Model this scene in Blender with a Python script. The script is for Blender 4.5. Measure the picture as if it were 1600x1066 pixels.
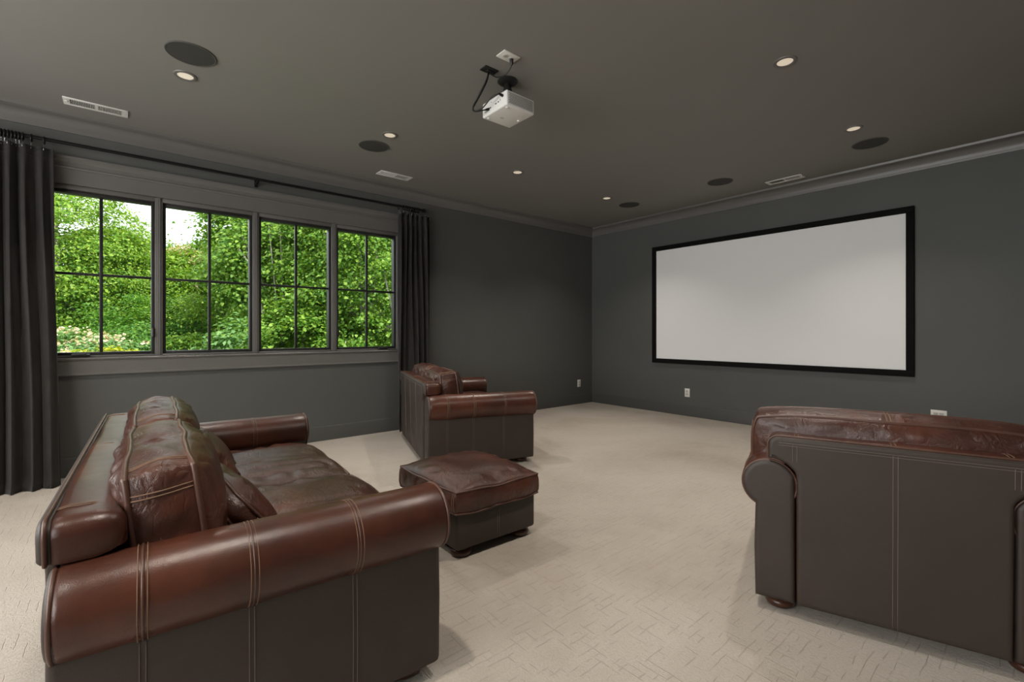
import bpy, bmesh, math, random
import numpy as np
from mathutils import Vector, Matrix

for o in list(bpy.data.objects):
    bpy.data.objects.remove(o)
S = bpy.context.scene
COL = S.collection
PI = math.pi

# ------------------------------------------------------------------ camera, sky, sun, large lights, exposure
# world axes: +X runs along the window wall towards the screen wall, +Y points at the window wall, z = 0 is the carpet
F_PX, CAM_H, HOR_Y, YAW = 727.4, 1.12, 520.25, 0.6948
XS, YW, ZC = 5.84, 4.98, 2.797          # screen wall, window wall, ceiling
XB, YB = -2.7, -1.6                     # back wall and right-hand wall, both behind the camera
EX = np.array([math.cos(YAW), math.sin(YAW)]); EY = np.array([-EX[1], EX[0]])

cam_d = bpy.data.cameras.new('camera')
cam = bpy.data.objects.new('camera', cam_d); COL.objects.link(cam)
cam_d.sensor_width = 36.0; cam_d.lens = F_PX / 1600 * 36
cam_d.shift_y = -(533 - HOR_Y) / 1600
cam_d.clip_start = 0.02
cam.location = (0, 0, CAM_H)
fwd = Vector((EX[1], EY[1], 0))          # camera forward in world axes
cam.rotation_euler = fwd.to_track_quat('-Z', 'Y').to_euler()
S.camera = cam

W = bpy.data.worlds.new('sky'); S.world = W; W.use_nodes = True
bg = W.node_tree.nodes['Background']
bg.inputs['Color'].default_value = (0.93, 0.965, 1.0, 1); bg.inputs['Strength'].default_value = 3.0

def add_light(name, kind, loc, direction, energy, color, **kw):
    d = bpy.data.lights.new(name, kind); d.energy = energy; d.color = color
    for k, v in kw.items(): setattr(d, k, v)
    o = bpy.data.objects.new(name, d); COL.objects.link(o); o.location = loc
    o.rotation_euler = Vector(direction).to_track_quat('-Z', 'Y').to_euler()
    return o

add_light('sun', 'SUN', (0, -6, 12), (-0.25, 0.62, -0.75), 8.0, (1.0, 0.95, 0.86), angle=math.radians(1.0))
# daylight entering through the large rear window (back wall, behind the camera)
REAR_WIN = (-0.9, 4.2, 0.85, 2.55)       # y0, y1, z0, z1
add_light('rear_window_daylight', 'AREA', (XB + 0.03, (REAR_WIN[0] + REAR_WIN[1]) / 2, (REAR_WIN[2] + REAR_WIN[3]) / 2), (1, 0, 0), 150,
          (1.0, 0.97, 0.93), shape='RECTANGLE', size=REAR_WIN[1] - REAR_WIN[0] - .1, size_y=REAR_WIN[3] - REAR_WIN[2] - .1)

S.view_settings.view_transform = 'Standard'; S.view_settings.look = 'None'
S.view_settings.gamma = 1.0; S.view_settings.use_curve_mapping = False
S.view_settings.exposure = 0.0

# ------------------------------------------------------------------ helpers
def world_at(u, v, depth):
    """photo pixel and camera depth -> world point"""
    c = np.array([(u - 800) / F_PX * depth, depth])
    return np.array([c @ EX, c @ EY, CAM_H - (v - HOR_Y) / F_PX * depth])

def link(o, parent=None):
    COL.objects.link(o)
    if parent is not None: o.parent = parent
    return o

def tag(o, label=None, cat=None, group=None, kind=None):
    if label: o['label'] = label
    if cat: o['category'] = cat
    if group: o['group'] = group
    if kind: o['kind'] = kind
    return o

def empty(name, loc=(0, 0, 0), rz=0.0, **kw):
    o = bpy.data.objects.new(name, None); link(o); o.location = loc; o.rotation_euler = (0, 0, rz)
    o.empty_display_size = 0.1
    return tag(o, **kw)

def bm_obj(name, bm, mat, parent=None, smooth=False, **kw):
    me = bpy.data.meshes.new(name); bm.normal_update(); bm.to_mesh(me); bm.free()
    if smooth:
        me.polygons.foreach_set('use_smooth', np.ones(len(me.polygons), bool))
        if smooth == 'auto': me.set_sharp_from_angle(angle=math.radians(40))
    me.materials.append(mat)
    return tag(link(bpy.data.objects.new(name, me), parent), **kw)

def np_obj(name, V, Fc, mat, parent=None, smooth=True, **kw):
    me = bpy.data.meshes.new(name); me.from_pydata([tuple(map(float, v)) for v in V], [], [tuple(map(int, f)) for f in Fc])
    bm = bmesh.new(); bm.from_mesh(me); bmesh.ops.recalc_face_normals(bm, faces=bm.faces); bm.to_mesh(me); bm.free()
    if smooth:
        me.polygons.foreach_set('use_smooth', np.ones(len(me.polygons), bool))
        if smooth == 'auto': me.set_sharp_from_angle(angle=math.radians(40))
    me.materials.append(mat)
    return tag(link(bpy.data.objects.new(name, me), parent), **kw)

def add_box(bm, x0, x1, y0, y1, z0, z1, bev=0.0, seg=2):
    t = bmesh.new()
    bmesh.ops.create_cube(t, size=1)
    for v in t.verts:
        v.co = Vector(((x0 + x1) / 2 + v.co.x * (x1 - x0), (y0 + y1) / 2 + v.co.y * (y1 - y0), (z0 + z1) / 2 + v.co.z * (z1 - z0)))
    if bev > 0: bmesh.ops.bevel(t, geom=list(t.edges), offset=bev, segments=seg, profile=0.5, affect='EDGES')
    me = bpy.data.meshes.new('t'); t.to_mesh(me); t.free(); bm.from_mesh(me); bpy.data.meshes.remove(me)

def box(name, b, mat, parent=None, bev=0.0, seg=2, **kw):
    bm = bmesh.new(); add_box(bm, *b, bev, seg)
    return bm_obj(name, bm, mat, parent, smooth='auto' if bev else False, **kw)

def tube_data(P, r, closed=False, n=8, cap=True):
    P = np.asarray(P, float); m = len(P)
    r = np.broadcast_to(np.asarray(r, float), (m,))
    if closed: T = np.roll(P, -1, 0) - np.roll(P, 1, 0)
    else: T = np.gradient(P, axis=0)
    T /= np.linalg.norm(T, axis=1)[:, None] + 1e-12
    N = np.zeros_like(P); a = np.array([0, 0, 1.0]) if abs(T[0, 2]) < .9 else np.array([1.0, 0, 0])
    N[0] = np.cross(T[0], a); N[0] /= np.linalg.norm(N[0])
    for i in range(1, m):
        v = N[i - 1] - T[i] * (N[i - 1] @ T[i]); N[i] = v / (np.linalg.norm(v) + 1e-12)
    B = np.cross(T, N)
    ang = np.arange(n) * 2 * PI / n
    V = (P[:, None] + r[:, None, None] * (np.cos(ang)[None, :, None] * N[:, None] + np.sin(ang)[None, :, None] * B[:, None])).reshape(-1, 3)
    Fc = []
    for i in range(m if closed else m - 1):
        j = (i + 1) % m
        for k in range(n):
            l = (k + 1) % n; Fc.append((i * n + k, i * n + l, j * n + l, j * n + k))
    if cap and not closed:
        Fc.append(tuple(range(n))); Fc.append(tuple(range((m - 1) * n, m * n)))
    return V, Fc

class MB:
    """collects pieces into one mesh"""
    def __init__(s): s.V = []; s.F = []; s.n = 0
    def add(s, V, Fc):
        V = np.asarray(V, float); s.V.append(V); s.F += [tuple(i + s.n for i in f) for f in Fc]; s.n += len(V); return s
    def tube(s, P, r, closed=False, n=8): return s.add(*tube_data(P, r, closed, n))
    def lathe(s, prof, n=32, c=(0, 0, 0), axis='z'):
        prof = np.asarray(prof, float); m = len(prof); a = np.arange(n) * 2 * PI / n
        V = np.stack([prof[:, None, 0] * np.cos(a), prof[:, None, 0] * np.sin(a), np.repeat(prof[:, 1:2], n, 1)], -1).reshape(-1, 3)
        if axis == 'x': V = V[:, [2, 0, 1]]
        if axis == 'y': V = V[:, [1, 2, 0]]
        Fc = [(i * n + k, i * n + (k + 1) % n, (i + 1) * n + (k + 1) % n, (i + 1) * n + k) for i in range(m - 1) for k in range(n)]
        Fc += [tuple(range(n))[::-1], tuple(range((m - 1) * n, m * n))]
        return s.add(V + np.asarray(c), Fc)
    def obj(s, name, mat, parent=None, smooth='auto', **kw):
        return np_obj(name, np.concatenate(s.V), s.F, mat, parent, smooth, **kw)

def extrude_outline(pts, x0, x1, bev=0.0, seg=3):
    """closed (y, z) outline extruded along x, both rims rounded"""
    bm = bmesh.new()
    vs = [bm.verts.new((x0, p[0], p[1])) for p in pts]
    f = bm.faces.new(vs)
    r = bmesh.ops.extrude_face_region(bm, geom=[f])
    for v in [g for g in r['geom'] if isinstance(g, bmesh.types.BMVert)]: v.co.x = x1
    bmesh.ops.recalc_face_normals(bm, faces=bm.faces)
    if bev:
        ed = [e for e in bm.edges if abs(e.verts[0].co.x - e.verts[1].co.x) < 1e-6]
        bmesh.ops.bevel(bm, geom=ed, offset=bev, segments=seg, profile=0.5, affect='EDGES', clamp_overlap=True)
    return bm

def loft_outline(pts, rings):
    """closed (y, z) outline carried through rings of (x, inset): a padded slab with soft rims"""
    P = np.array(pts, float); area = 0.5 * np.sum(P[:, 0] * np.roll(P[:, 1], -1) - np.roll(P[:, 0], -1) * P[:, 1])
    if area < 0: P = P[::-1]
    E = np.roll(P, -1, 0) - P; E /= np.linalg.norm(E, axis=1)[:, None] + 1e-9
    Nn = np.stack([-E[:, 1], E[:, 0]], -1); Nv = Nn + np.roll(Nn, 1, 0)
    Nv /= np.maximum((Nv ** 2).sum(1)[:, None] / 2, .5)
    n = len(P); V = []; Fc = []
    for x, d in rings:
        Q = P + Nv * d; V.append(np.column_stack([np.full(n, x), Q]))
    for i in range(len(rings) - 1):
        Fc += [(i * n + k, i * n + (k + 1) % n, (i + 1) * n + (k + 1) % n, (i + 1) * n + k) for k in range(n)]
    Fc += [tuple(range(n))[::-1], tuple(range((len(rings) - 1) * n, len(rings) * n))]
    return np.concatenate(V), Fc

def densify(pts, step=.03):
    out = []
    for a, b in zip(pts, pts[1:] + pts[:1]):
        k = max(1, int(math.hypot(b[0] - a[0], b[1] - a[1]) / step)); out += [(a[0] + (b[0] - a[0]) * i / k, a[1] + (b[1] - a[1]) * i / k) for i in range(k)]
    return out

def _hash(i, j, k, seed):
    h = (i * 374761393 + j * 668265263 + k * 2147483647 + seed * 974634777) & 0xFFFFFFFF
    h = ((h ^ (h >> 13)) * 1274126177) & 0xFFFFFFFF
    return ((h ^ (h >> 16)) & 0xFFFF) / 65535.0 * 2 - 1

def noise(P, seed=0):
    P = np.asarray(P, float); i = np.floor(P).astype(np.int64); f = P - i; f = f * f * (3 - 2 * f)
    out = 0
    for dx in (0, 1):
        for dy in (0, 1):
            for dz in (0, 1):
                w = (f[..., 0] if dx else 1 - f[..., 0]) * (f[..., 1] if dy else 1 - f[..., 1]) * (f[..., 2] if dz else 1 - f[..., 2])
                out = out + w * _hash(i[..., 0] + dx, i[..., 1] + dy, i[..., 2] + dz, seed)
    return out

# ------------------------------------------------------------------ materials
class NT:
    def __init__(s, name):
        s.m = bpy.data.materials.new(name); s.m.use_nodes = True; s.t = s.m.node_tree; s.N = s.t.nodes
        s.p = s.N['Principled BSDF']; s.out = s.N['Material Output']
    def n(s, typ, **kw):
        x = s.N.new(typ)
        for k, v in kw.items():
            if k in x.inputs: x.inputs[k].default_value = v
            else: setattr(x, k, v)
        return x
    def l(s, a, b): s.t.links.new(a, b)
    def ramp(s, fac, stops):
        r = s.n('ShaderNodeValToRGB'); e = r.color_ramp.elements
        while len(e) < len(stops): e.new(0.5)
        for el, (pos, c) in zip(e, stops): el.position = pos; el.color = (*c, 1) if len(c) == 3 else c
        s.l(fac, r.inputs[0]); return r.outputs[0]
    def noise(s, vec, scale, detail=4, rough=0.55, dist=0.0):
        x = s.n('ShaderNodeTexNoise'); x.inputs['Scale'].default_value = scale; x.inputs['Detail'].default_value = detail
        x.inputs['Roughness'].default_value = rough; x.inputs['Distortion'].default_value = dist
        if vec is not None: s.l(vec, x.inputs['Vector'])
        return x.outputs['Fac']
    def mapping(s, vec, scale=(1, 1, 1), rot=(0, 0, 0)):
        x = s.n('ShaderNodeMapping'); x.inputs['Scale'].default_value = scale; x.inputs['Rotation'].default_value = rot
        s.l(vec, x.inputs['Vector']); return x.outputs[0]
    def math(s, op, a, b=None):
        x = s.n('ShaderNodeMath', operation=op)
        for i, q in enumerate((a, b)):
            if q is None: continue
            if isinstance(q, (int, float)): x.inputs[i].default_value = q
            else: s.l(q, x.inputs[i])
        return x.outputs[0]
    def mix(s, fac, a, b, blend='MIX'):
        x = s.n('ShaderNodeMix', data_type='RGBA', blend_type=blend)
        for sock, q in ((x.inputs[0], fac), (x.inputs[6], a), (x.inputs[7], b)):
            if isinstance(q, (int, float)): sock.default_value = q
            elif isinstance(q, tuple): sock.default_value = (*q, 1)
            else: s.l(q, sock)
        return x.outputs[2]
    def bump(s, h, strength=0.3, dist=0.01):
        b = s.n('ShaderNodeBump'); b.inputs['Strength'].default_value = strength; b.inputs['Distance'].default_value = dist
        s.l(h, b.inputs['Height']); s.l(b.outputs[0], s.p.inputs['Normal']); return b
    def coord(s, kind='Object'): return s.n('ShaderNodeTexCoord').outputs[kind]

def plain(name, col, rough=0.5, metal=0.0, spec=0.5, var=0.0, scale=8.0, bump=0.0, bscale=200.0):
    t = NT(name); t.p.inputs['Roughness'].default_value = rough; t.p.inputs['Metallic'].default_value = metal
    t.p.inputs['Specular IOR Level'].default_value = spec
    c = t.coord()
    if var: t.l(t.ramp(t.noise(c, scale), [(0.3, tuple(k * (1 - var) for k in col)), (0.7, tuple(k * (1 + var) for k in col))]), t.p.inputs['Base Color'])
    else: t.p.inputs['Base Color'].default_value = (*col, 1)
    if bump: t.bump(t.noise(c, bscale, 3), bump, 0.002)
    return t.m

M = {}
M['wall'] = plain('charcoal_wall_paint', (0.083, 0.0850, 0.0805), 0.62, var=0.04, scale=2.0, bump=0.12, bscale=260)
M['ceiling'] = plain('grey_ceiling_paint', (0.240, 0.229, 0.213), 0.7, var=0.03, scale=1.0, bump=0.08, bscale=260)
M['trim'] = plain('grey_trim_paint', (0.130, 0.125, 0.118), 0.36, var=0.03)
M['base'] = plain('charcoal_baseboard_paint', (0.072, 0.0725, 0.069), 0.42)
M['sash'] = plain('dark_bronze_sash', (0.022, 0.021, 0.020), 0.4)
M['muntin'] = plain('black_muntin', (0.012, 0.012, 0.012), 0.45)
M['rod'] = plain('black_iron', (0.008, 0.008, 0.008), 0.35, metal=0.4)
M['hook'] = plain('steel_hook', (0.55, 0.54, 0.52), 0.3, metal=1.0)
M['black'] = plain('black_plastic', (0.009, 0.009, 0.009), 0.45)
M['velvet'] = plain('black_velvet_border', (0.0035, 0.0035, 0.0035), 0.85, spec=0.2)
M['screen'] = plain('matte_white_screen', (0.85, 0.85, 0.85), 0.9, spec=0.15)
M['white'] = plain('white_plastic', (0.80, 0.79, 0.77), 0.38)
M['outlet'] = plain('white_outlet_plate', (0.74, 0.72, 0.68), 0.4)
M['outlet_face'] = plain('white_outlet_face', (0.52, 0.50, 0.47), 0.4)
M['slot'] = plain('dark_slot', (0.03, 0.03, 0.03), 0.6)
M['vent'] = plain('white_enamel_register', (0.78, 0.76, 0.73), 0.45)
M['grille'] = plain('painted_speaker_grille', (0.048, 0.046, 0.043), 0.8, bump=0.3, bscale=600)
M['grille_rim'] = plain('painted_speaker_rim', (0.075, 0.072, 0.068), 0.6)
M['canring'] = plain('grey_downlight_trim', (0.16, 0.15, 0.14), 0.5)
M['wood'] = plain('stained_foot_wood', (0.055, 0.021, 0.011), 0.3, var=0.3, scale=14)
M['stitch'] = plain('tan_stitching', (0.17, 0.095, 0.058), 0.7)
M['greystitch'] = plain('grey_stitching', (0.13, 0.105, 0.085), 0.7)
M['bark'] = plain('pale_bark', (0.30, 0.27, 0.23), 0.9, var=0.35, scale=3)
M['darkbark'] = plain('brown_bark', (0.07, 0.055, 0.04), 0.9, var=0.35, scale=3)
M['siding'] = plain('exterior_siding', (0.5, 0.49, 0.47), 0.8)

def leather(name, dark, mid, red, rough=0.34, bumpk=0.25, crease=0.0):
    t = NT(name); c = t.coord()
    big = t.noise(c, 3.2, 4, 0.55); fine = t.noise(c, 22, 4, 0.6)
    f = t.math('ADD', t.math('MULTIPLY', big, 0.8), t.math('MULTIPLY', fine, 0.2))
    t.l(t.ramp(f, [(0.18, dark), (0.5, mid), (0.84, red)]), t.p.inputs['Base Color'])
    t.l(t.ramp(t.noise(c, 9, 3), [(0.05, (rough - .10,) * 3), (0.95, (rough + .14,) * 3)]), t.p.inputs['Roughness'])
    v = t.n('ShaderNodeTexVoronoi', feature='DISTANCE_TO_EDGE'); v.inputs['Scale'].default_value = 260; t.l(c, v.inputs['Vector'])
    h = t.math('ADD', t.math('MULTIPLY', v.outputs['Distance'], 0.5), t.math('MULTIPLY', t.noise(c, 38, 4, 0.6, 0.8), 0.8))
    if crease:      # fine pulled creases of soft cushion leather
        def ridges(sc, k, dist):
            n = t.noise(t.mapping(c, sc), k, 2, 0.5, dist)
            return t.math('MINIMUM', t.math('MULTIPLY', t.math('ABSOLUTE', t.math('SUBTRACT', n, 0.5)), 9.0), 1.0)
        mk = t.ramp(t.noise(c, 4.0, 2), [(0.35, (0, 0, 0)), (0.65, (1, 1, 1))])
        cr_ = t.math('MULTIPLY', t.math('MINIMUM', ridges((1, 1, 1), 9.0, 1.2), ridges((1.6, .7, 1), 15.0, .6)), t.math('MULTIPLY', mk, crease))
        h = t.math('ADD', h, cr_)
    t.bump(h, bumpk, 0.004); t.p.inputs['Specular IOR Level'].default_value = 0.5
    return t.m
M['leather'] = leather('oxblood_leather', (0.013, 0.0070, 0.0058), (0.058, 0.0205, 0.0130), (0.150, 0.047, 0.0230), 0.31, 0.42, 1.1)
M['leather_arm'] = leather('oxblood_arm_leather', (0.017, 0.0080, 0.0062), (0.064, 0.0210, 0.0122), (0.150, 0.043, 0.0200), 0.31, 0.16)
M['welt'] = leather('welt_leather', (0.045, 0.020, 0.014), (0.080, 0.036, 0.024), (0.115, 0.052, 0.034), 0.36, 0.1)
M['vinyl'] = leather('dark_brown_matched_leather', (0.029, 0.0200, 0.0155), (0.036, 0.0250, 0.0195), (0.045, 0.0320, 0.0250), 0.52, 0.16)

def carpet():
    t = NT('beige_patterned_carpet'); c = t.coord()
    blot = t.noise(c, 0.75, 5, 0.62, 0.5); mid = t.noise(c, 5, 4, 0.6); fine = t.ramp(t.noise(c, 105, 3, 0.75), [(0.30, (0, 0, 0)), (0.70, (1, 1, 1))]); streak = t.noise(t.mapping(c, (3, 26, 1)), 2.0, 3)
    # broken ruled lines of the loop pattern, in two directions, each row broken up on its own
    sep = t.n('ShaderNodeSeparateXYZ'); t.l(c, sep.inputs[0])
    def lines(along, across, rows, lengths, thr):
        v = t.math('ADD', t.math('MULTIPLY', across, rows), t.math('MULTIPLY', t.noise(c, 9, 2), 0.55))
        tri = t.math('MULTIPLY', t.math('ABSOLUTE', t.math('SUBTRACT', t.math('FRACT', v), 0.5)), 2.0)
        ln = t.ramp(tri, [(0.85, (0, 0, 0)), (0.97, (1, 1, 1))])
        cm = t.n('ShaderNodeCombineXYZ'); t.l(t.math('MULTIPLY', along, lengths), cm.inputs[0]); t.l(t.math('MULTIPLY', t.math('ROUND', v), 3.73), cm.inputs[1])
        mk = t.ramp(t.noise(cm.outputs[0], 1.0, 2, 0.6), [(thr, (0, 0, 0)), (thr + .06, (1, 1, 1))])
        return t.math('MULTIPLY', ln, mk)
    l1 = lines(sep.outputs[0], sep.outputs[1], 31.0, 9.0, 0.50); l2 = lines(sep.outputs[1], sep.outputs[0], 31.0, 9.0, 0.53)
    ln = t.math('MAXIMUM', l1, l2)
    col = t.ramp(blot, [(0.32, (0.340, 0.288, 0.240)), (0.50, (0.470, 0.422, 0.368)), (0.68, (0.535, 0.492, 0.440))])
    col = t.mix(t.math('MULTIPLY', mid, 0.35), col, (0.44, 0.395, 0.345))
    col = t.mix(t.math('MULTIPLY', fine, 0.42), col, (0.33, 0.293, 0.252))
    col = t.mix(t.math('MULTIPLY', streak, 0.22), col, (0.60, 0.56, 0.51))
    col = t.mix(t.math('MULTIPLY', ln, 0.24), col, (0.26, 0.22, 0.18))
    t.l(col, t.p.inputs['Base Color']); t.p.inputs['Roughness'].default_value = 0.95; t.p.inputs['Specular IOR Level'].default_value = 0.1
    h = t.math('SUBTRACT', t.math('ADD', t.math('MULTIPLY', fine, 0.55), t.math('MULTIPLY', mid, 0.15)), t.math('MULTIPLY', ln, 0.8))
    t.bump(h, 0.6, 0.005)
    return t.m
M['carpet'] = carpet()

def velvet_cloth():
    t = NT('charcoal_velvet_curtain'); c = t.coord()
    t.l(t.ramp(t.noise(t.mapping(c, (6, 6, 1)), 6, 4), [(0.3, (0.020, 0.0187, 0.0173)), (0.7, (0.031, 0.0287, 0.0263))]), t.p.inputs['Base Color'])
    t.p.inputs['Roughness'].default_value = 0.85; t.p.inputs['Sheen Weight'].default_value = 0.2; t.p.inputs['Sheen Roughness'].default_value = 0.4
    t.p.inputs['Specular IOR Level'].default_value = 0.15
    t.bump(t.noise(t.mapping(c, (1, 1, 0.3)), 160, 3), 0.15, 0.002)
    return t.m
M['curtain'] = velvet_cloth()

def glass():
    t = NT('clear_window_glass'); t.N.remove(t.p)
    tr = t.n('ShaderNodeBsdfTransparent'); tr.inputs[0].default_value = (0.96, 0.98, 0.97, 1)
    gl = t.n('ShaderNodeBsdfGlossy'); gl.inputs['Roughness'].default_value = 0.02
    fr = t.n('ShaderNodeFresnel'); fr.inputs['IOR'].default_value = 1.3
    mx = t.n('ShaderNodeMixShader'); t.l(fr.outputs[0], mx.inputs[0]); t.l(tr.outputs[0], mx.inputs[1]); t.l(gl.outputs[0], mx.inputs[2])
    t.l(mx.outputs[0], t.out.inputs[0]); return t.m
M['glass'] = glass()

def emissive(name, col, strength):
    t = NT(name); t.p.inputs['Base Color'].default_value = (0.6, 0.58, 0.54, 1)
    t.p.inputs['Emission Color'].default_value = (*col, 1); t.p.inputs['Emission Strength'].default_value = strength
    return t.m
M['lens'] = emissive('warm_downlight_lens', (1.0, 0.82, 0.60), 0.46)

def leafmat(name, c0, c1, trans=0.45):
    t = NT(name); g = t.n('ShaderNodeNewGeometry')
    col = t.ramp(g.outputs['Random Per Island'], [(0.0, c0), (1.0, c1)])
    t.l(col, t.p.inputs['Base Color']); t.p.inputs['Roughness'].default_value = 0.5; t.p.inputs['Specular IOR Level'].default_value = 0.3
    tl = t.n('ShaderNodeBsdfTranslucent'); t.l(t.mix(1.0, col, (1.0, 1.0, 0.35), 'MULTIPLY'), tl.inputs[0])
    mx = t.n('ShaderNodeMixShader'); mx.inputs[0].default_value = trans
    t.l(t.p.outputs[0], mx.inputs[1]); t.l(tl.outputs[0], mx.inputs[2]); t.l(mx.outputs[0], t.out.inputs[0])
    return t.m
M['leaf_maple'] = leafmat('maple_leaves', (0.070, 0.200, 0.025), (0.290, 0.440, 0.065))
M['leaf_bright'] = leafmat('bright_leaves', (0.080, 0.220, 0.022), (0.320, 0.460, 0.060))
M['leaf_deep'] = leafmat('deep_leaves', (0.050, 0.160, 0.026), (0.160, 0.330, 0.050))
M['leaf_yellow'] = leafmat('yellow_leaves', (0.300, 0.360, 0.020), (0.520, 0.520, 0.040))
M['leaf_pale'] = leafmat('pale_leaves', (0.090, 0.220, 0.060), (0.240, 0.400, 0.140))
M['blossom'] = leafmat('blush_blossom', (0.62, 0.46, 0.34), (0.80, 0.68, 0.55), 0.3)

def grassmat():
    t = NT('lawn'); c = t.coord()
    t.l(t.ramp(t.noise(c, 1.5, 5), [(0.3, (0.03, 0.08, 0.015)), (0.7, (0.07, 0.15, 0.03))]), t.p.inputs['Base Color']); t.p.inputs['Roughness'].default_value = 0.9
    return t.m
M['grass'] = grassmat()

# ------------------------------------------------------------------ the room
WO = (-0.555, 2.475, 0.925, 2.275)       # window opening x0, x1, z0, z1
box('floor', (XB - .2, XS + .2, YB - .2, YW + .2, -0.25, 0.0), M['carpet'], kind='structure')
box('ceiling', (XB - .2, XS + .2, YB - .2, YW + .2, ZC, ZC + 0.3), M['ceiling'], kind='structure')
box('wall_right', (XS, XS + .2, YB - .2, YW + .2, 0, ZC), M['wall'], kind='structure')     # carries the screen
box('wall_near', (XB - .2, XS, YB - .2, YB, 0, ZC), M['wall'], kind='structure')
bm = bmesh.new()
x0, x1, z0, z1 = WO
add_box(bm, XB - .2, x0, YW, YW + .2, 0, ZC); add_box(bm, x1, XS, YW, YW + .2, 0, ZC)
add_box(bm, x0, x1, YW, YW + .2, 0, z0); add_box(bm, x0, x1, YW, YW + .2, z1, ZC)
bm_obj('wall_left', bm, M['wall'], kind='structure')
bm = bmesh.new(); y0, y1, a0, a1 = REAR_WIN
add_box(bm, XB - .2, XB, YB, y0, 0, ZC); add_box(bm, XB - .2, XB, y1, YW, 0, ZC)
add_box(bm, XB - .2, XB, y0, y1, 0, a0); add_box(bm, XB - .2, XB, y0, y1, a1, ZC)
bm_obj('wall_back', bm, M['wall'], kind='structure')
w5 = empty('window_5', (XB - .1, (y0 + y1) / 2, a0), kind='structure')
bm = bmesh.new(); hw = (y1 - y0) / 2; hh = a1 - a0
for k in range(5):
    q = -hw + k * (2 * hw - .06) / 4; add_box(bm, -.05, .05, q, q + .06, 0, hh)
add_box(bm, -.05, .05, -hw, hw, 0, .06); add_box(bm, -.05, .05, -hw, hw, hh - .06, hh)
bm_obj('window_frame', bm, M['trim'], w5)
for k in range(4):
    q = -hw + k * (2 * hw - .06) / 4
    box('pane', (-.004, .004, q + .06, q + (2 * hw - .06) / 4, .06, hh - .06), M['glass'], w5)

def sweep(name, prof, run, mat, **kw):
    """profile of (out from wall, z) swept along a wall; run = (axis, fixed, out sign, start, end, mitre0, mitre1)"""
    axis, fixed, sg, s0, s1, m0, m1 = run
    V = []
    for end, (s, mt) in enumerate(((s0, m0), (s1, m1))):
        for d, zz in prof:
            t = s + (mt * d)
            V.append((t, fixed + sg * d, zz) if axis == 'x' else (fixed + sg * d, t, zz))
    n = len(prof); Fc = [(i, (i + 1) % n, n + (i + 1) % n, n + i) for i in range(n)] + [tuple(range(n)), tuple(range(n, 2 * n))]
    return np_obj(name, V, Fc, mat, smooth='auto', **kw)

cr = [(0, 2.672), (0.012, 2.672), (0.014, 2.684)]
for k in range(9):
    a = k / 8 * PI / 2; cr.append((0.016 + 0.066 * (1 - math.cos(a)), 2.688 + 0.082 * math.sin(a)))
cr += [(0.086, 2.774), (0.098, 2.778), (0.102, 2.797), (0, 2.797)]
walls = {'left': ('x', YW, -1, XB, XS, 1, -1), 'right': ('y', XS, -1, YB, YW, 1, -1), 'near': ('x', YB, 1, XB, XS, 1, -1), 'back': ('y', XB, 1, YB, YW, 1, -1)}
for i, (k, r) in enumerate(walls.items()):
    sweep('trim_%d' % (i + 1), cr, r, M['trim'], kind='structure')
bs = [(0, 0), (0.016, 0), (0.016, 0.122), (0.013, 0.128), (0.013, 0.136), (0.009, 0.144), (0.006, 0.150), (0, 0.150)]
for k, r in walls.items():
    sweep('baseboard_' + k, bs, r, M['base'], kind='structure')

# window surround: head casing, side casings, stool and apron
def xbar(bm, x0, x1, prof):
    n = len(prof); V = [(x, p[0], p[1]) for x in (x0, x1) for p in prof]
    vs = [bm.verts.new(v) for v in V]
    for i in range(n): bm.faces.new((vs[i], vs[(i + 1) % n], vs[n + (i + 1) % n], vs[n + i]))
    bm.faces.new(vs[:n]); bm.faces.new(vs[n:]); bmesh.ops.recalc_face_normals(bm, faces=bm.faces)
cx0, cx1 = x0 - .075, x1 + .075
bm = bmesh.new()
xbar(bm, cx0, cx1, [(YW, 2.272), (YW - .022, 2.272), (YW - .022, 2.385), (YW - .030, 2.390), (YW - .034, 2.402), (YW - .022, 2.408), (YW - .022, 2.440), (YW - .030, 2.452), (YW - .045, 2.466), (YW - .045, 2.482), (YW, 2.482)])
bm_obj('trim_5', bm, M['trim'], kind='structure')
bm = bmesh.new()
add_box(bm, cx0, x0, YW - .022, YW, .925, 2.272, .003); add_box(bm, x1, cx1, YW - .022, YW, .925, 2.272, .003)
bm_obj('trim_6', bm, M['trim'], smooth='auto', kind='structure')
bm = bmesh.new()
xbar(bm, cx0 - .01, cx1 + .01, [(YW + .05, .925), (YW - .030, .925), (YW - .034, .918), (YW - .030, .908), (YW - .020, .904), (YW - .020, .806), (YW - .026, .800), (YW - .026, .788), (YW, .788), (YW, .90), (YW + .05, .90)])
bm_obj('trim_7', bm, M['trim'], kind='structure')

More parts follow.
